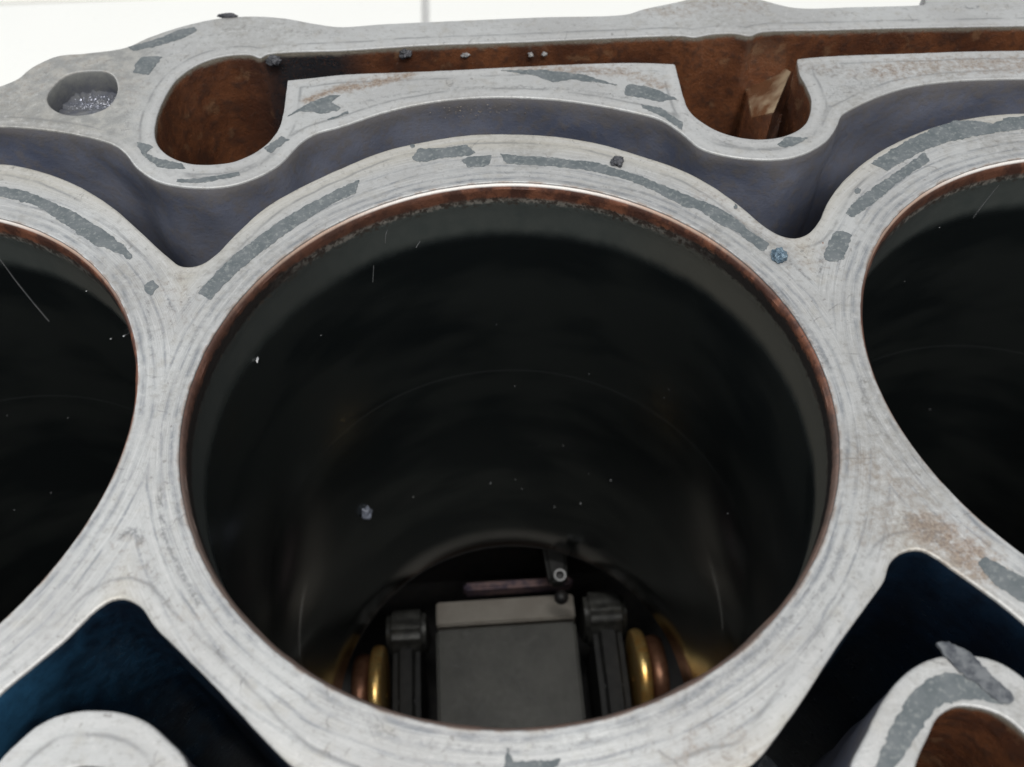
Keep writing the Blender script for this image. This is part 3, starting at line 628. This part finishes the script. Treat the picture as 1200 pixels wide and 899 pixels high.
me = bpy.data.meshes.new('jet_ball'); bm.to_mesh(me); bm.free(); me.materials.append(M['black']); me.polygons.foreach_set('use_smooth', [True] * len(me.polygons))
o = bpy.data.objects.new('jet_ball', me); COL.objects.link(o); o.parent = jet
solid('jet_bracket', [(12.5, 35.5), (17.5, 35.5), (19, 52), (11, 52)], -142, -137, M['web_dark'], jet, 1)

# ------------------------------------------------------------------ crankshaft in the crankcase
crank = tag(empty('crankshaft'), 'oily steel crankshaft with flat grey throw lying below the central cylinder bore', 'crankshaft')
def bar(name, prof, x0, x1, mat, parent, bev=.8):        # closed (y, z) profile swept along x
    bm = bmesh.new()
    vs = [bm.verts.new((x0 * MM, y * MM, z * MM)) for y, z in prof]
    f = bm.faces.new(vs); r = bmesh.ops.extrude_face_region(bm, geom=[f])
    for v in r['geom']:
        if isinstance(v, bmesh.types.BMVert): v.co.x = x1 * MM
    bmesh.ops.recalc_face_normals(bm, faces=bm.faces)
    if bev: bmesh.ops.bevel(bm, geom=bm.edges[:], offset=bev * MM, segments=3, affect='EDGES', clamp_overlap=True)
    me = bpy.data.meshes.new(name); bm.to_mesh(me); bm.free(); me.materials.append(mat)
    me.polygons.foreach_set('use_smooth', [True] * len(me.polygons)); me.set_sharp_from_angle(angle=math.radians(40))
    o = bpy.data.objects.new(name, me); COL.objects.link(o); o.parent = parent
    return o
throw = bar('crank_throw', [(29.6, -152.0), (-20, -155.0), (-24, -160), (-24, -185), (30, -185)], -20.2, 19.8, M['steel_flat'], crank, .7)
bar('throw_land', [(37.5, -151.0), (30.2, -151.0), (30.2, -170), (37.5, -170)], -20.0, 19.9, M['steel_land'], crank, .5)
for x0, x1, dz, yo in ((-34.2, -23.0, 0, 0), (22.4, 34.4, 1.8, 1)):
    wd = x1 - x0
    bar('crank_web', [(26 + yo, -150.5 + dz), (10, -151 + dz), (-8, -154 + dz), (-22, -160), (-29, -169), (-30, -184), (26 + yo, -184)], x0 + wd * .16, x1 - wd * .16, M['web_dark'], crank, 2.2)
    bar('web_shoulder', [(36 + yo, -150 + dz), (32, -148 + dz), (27.5 + yo, -148.6 + dz), (25.0 + yo, -151.5 + dz), (24, -160), (36 + yo, -180)], x0, x1, M['steel_dark'], crank, 1.6)
def ring(name, x, w, r0, r1, mat, yc=12, zc=-153):
    N = 96; V = []; F = []
    prof = [(x - w / 2, r0)] + [(x - w / 2 * math.cos(k * math.pi / 8), r1 - w * .3 * (1 - math.sin(k * math.pi / 8))) for k in range(9)] + [(x + w / 2, r0)]
    m = len(prof)
    for i in range(N):
        a = i / N * 2 * math.pi
        for px, r in prof: V.append((px, yc + r * math.cos(a), zc + r * math.sin(a)))
    for i in range(N):
        for k in range(m): F.append((i * m + k, i * m + (k + 1) % m, ((i + 1) % N) * m + (k + 1) % m, ((i + 1) % N) * m + k))
    return mesh_obj(name, V, F, mat, crank, sharp=50)
for s in (-1, 1):
    ring('thrust_washer', s * 35.8, 3.4, .6, 13.6, M['brass'])
    ring('main_journal', s * 40.2, 4.4, .6, 11.6, M['copper'])
bar('pan_rail', [(46.4, -158), (44, -158), (44, -164), (46.4, -164)], -12, 21, M['purple'], block, .8).name = 'oil_pan_rail'

# ------------------------------------------------------------------ loose dirt
def crumb(name, loc, size, mat, label, group=None, seed=0, squash=(1, 1, .7), rgh=1.0):
    bm = bmesh.new(); bmesh.ops.create_icosphere(bm, subdivisions=4, radius=1)
    for v in bm.verts:
        c = v.co.copy(); k = 1 + .45 * noise.noise(c * 1.4 + Vector((seed, 0, 0))) + rgh * (.22 * noise.noise(c * 3.7 + Vector((0, seed, 0))) + .14 * noise.noise(c * 8 + Vector((seed, seed, 0))))
        v.co = Vector((c.x * squash[0], c.y * squash[1], c.z * squash[2])) * k * size * MM
    me = bpy.data.meshes.new(name); bm.to_mesh(me); bm.free(); me.materials.append(mat); me.polygons.foreach_set('use_smooth', [True] * len(me.polygons))
    o = bpy.data.objects.new(name, me); COL.objects.link(o)
    o.location = [c * MM for c in loc]
    tag(o, label, 'dirt crumb', group)
    return o
crumb('dirt_crumb', (-14.4, 82.4, -1.5), 1.25, M['carbon'], 'large dark crusty crumb clinging to the brown channel wall left of the others', None, 1)
crumb('dirt_crumb', (-3.1, 82.5, -2.4), .8, M['ash'], 'pale round crumb in the brown channel above the central bore', None, 2)
crumb('dirt_crumb', (9.3, 81.3, -2.3), .5, M['ash'], 'left of two small pale crumbs close together in the brown channel', None, 3)
crumb('dirt_crumb', (11.9, 81.3, -2.3), .5, M['ash'], 'right of two small pale crumbs close together in the brown channel', None, 4)
crumb('dirt_crumb', (20.8, 46.4, .35), .95, M['carbon'], 'dark grey flaky crumb on the deck above the central bore', None, 5, (1, 1.2, .55))
crumb('dirt_crumb', (42.0, 23.1, .55), 1.15, M['blue_crumb'], 'shiny blue grey crumb on the deck between central and right bore', None, 6, (1, 1, .8))
crumb('dirt_crumb', (-48.4, 94.6, .3), .9, M['carbon'], 'dark flat crumb on the outer top edge of the block', None, 7, (1.9, .5, .5))
crumb('dirt_crumb', (-38.6, 80.6, -.8), 1.1, M['carbon'], 'black sludge lump where the channel meets the left oil pocket', None, 8, (1.2, .8, .8))
crumb('dirt_crumb', (49.6, 25.6, -1.0), .8, M['copper'], 'small rusty crumb in the notch between central and right bore', None, 9, (.6, .8, 1.2))
crumb('glint_blob', (-30.6, 29.2, -81), 1.7, M['glint'], 'reflected light built as a pale blue grey drop on the left wall deep inside the central bore', None, 12, (.8, .8, 1.1), .15)['category'] = 'glint'  # solid blob with a wall reflection put into its pale colour
crumb('metal_flake', (-38.0, 19.0, -12.5), .55, M['dust'], 'tiny white flake stuck on the left wall of the central bore', None, 10, (.3, 1, .5))['category'] = 'flake'
# stuck curled gasket scrap on the lower right boss
gs_pts = resample(spline([(44.9, -37.0), (46.2, -37.0), (47.6, -37.9), (49.0, -39.6), (50.2, -41.6), (51.2, -43.1), (50.3, -43.9), (49.0, -43.2), (47.9, -41.6), (46.7, -40.6), (45.6, -38.9)], True, 6), .3)
gs_pts = gs_pts + np.array([[.28 * noise.noise(Vector((x * 1.9, y * 1.9, 1))), .28 * noise.noise(Vector((x * 1.9, y * 1.9, 7)))] for x, y in gs_pts])
gs = solid('gasket_scrap', [tuple(q) for q in ccw(gs_pts)], .12, .3, M['scrap'], None, 0, tops=[.25 + .10 * max(0, (y + 40.5)) + .12 * noise.noise(Vector((x, y, 3))) for x, y in ccw(gs_pts)])
tag(gs, 'dark curled gasket scrap lying across the lower right boss', 'gasket scrap')
# countless grains
def grains(name, pts, mat, label):
    V = []; F = []; r_ = random.Random(2)
    for x, y, z, s in pts:
        b = len(V)
        s *= .8
        for d in ((1, 0, 0), (-1, 0, 0), (0, 1, 0), (0, -1, 0), (0, 0, 1), (0, 0, -1)): k = s * r_.uniform(.6, 1.2); V.append((x + d[0] * k, y + d[1] * k, z + d[2] * k))
        F += [(b, b + 2, b + 4), (b + 2, b + 1, b + 4), (b + 1, b + 3, b + 4), (b + 3, b, b + 4), (b + 2, b, b + 5), (b + 1, b + 2, b + 5), (b + 3, b + 1, b + 5), (b, b + 3, b + 5)]
    return tag(mesh_obj(name, V, F, mat, None, smooth=False), label, 'dust', None, 'stuff')
grains('dust', [tuple(d) for d in DUST], M['dust'], 'tiny white dust specks on the dark cylinder walls')
rg = random.Random(9); g = []; gj = []
for k in range(70): gj.append((rg.gauss(-2, 6), 64.6 + rg.uniform(-.2, .3), -rg.uniform(1.0, 3.2), rg.uniform(.05, .2)))
for k in range(80): x = rg.uniform(-40, -22); g.append((x, 84.6 - abs(x + 40) * .03 + rg.uniform(-1.2, 0), -rg.uniform(.5, 5), rg.uniform(.05, .22)))
for k in range(50): g.append((rg.uniform(-22, 100), 83.2 + rg.uniform(-.4, .2), -rg.uniform(.5, 5), rg.uniform(.04, .14)))
grains('grit', gj, M['brown_grit'], 'brown grit stuck under the upper edge of the coolant jacket wall')
grains('grit', g, M['ash'], 'fine pale grit stuck to the brown oil channel wall')

# ------------------------------------------------------------------ floor of bright tiles far below
FZ = -262.0
fl = tag(sheet('floor', -6000, 6000, -3000, 9000, FZ - 6, M['grout'], None), kind='structure')
tile_me = None
TS = 600.0; gap = 4.0; CYLINE = 568
for i in range(-4, 4):
    for j in range(-1, 5):
        cx = -27.6 + (i + .5) * TS; cy = CYLINE - TS * .5 + (j) * TS
        if tile_me is None:
            t = solid('tile', [(-TS/2+gap/2, -TS/2+gap/2), (TS/2-gap/2, -TS/2+gap/2), (TS/2-gap/2, TS/2-gap/2), (-TS/2+gap/2, TS/2-gap/2)], -9, 0, M['tile'], fl, 1.0)
            tile_me = t.data
        else:
            t = bpy.data.objects.new('tile', tile_me); COL.objects.link(t); t.parent = fl
        t.location = (cx * MM, cy * MM, FZ * MM)
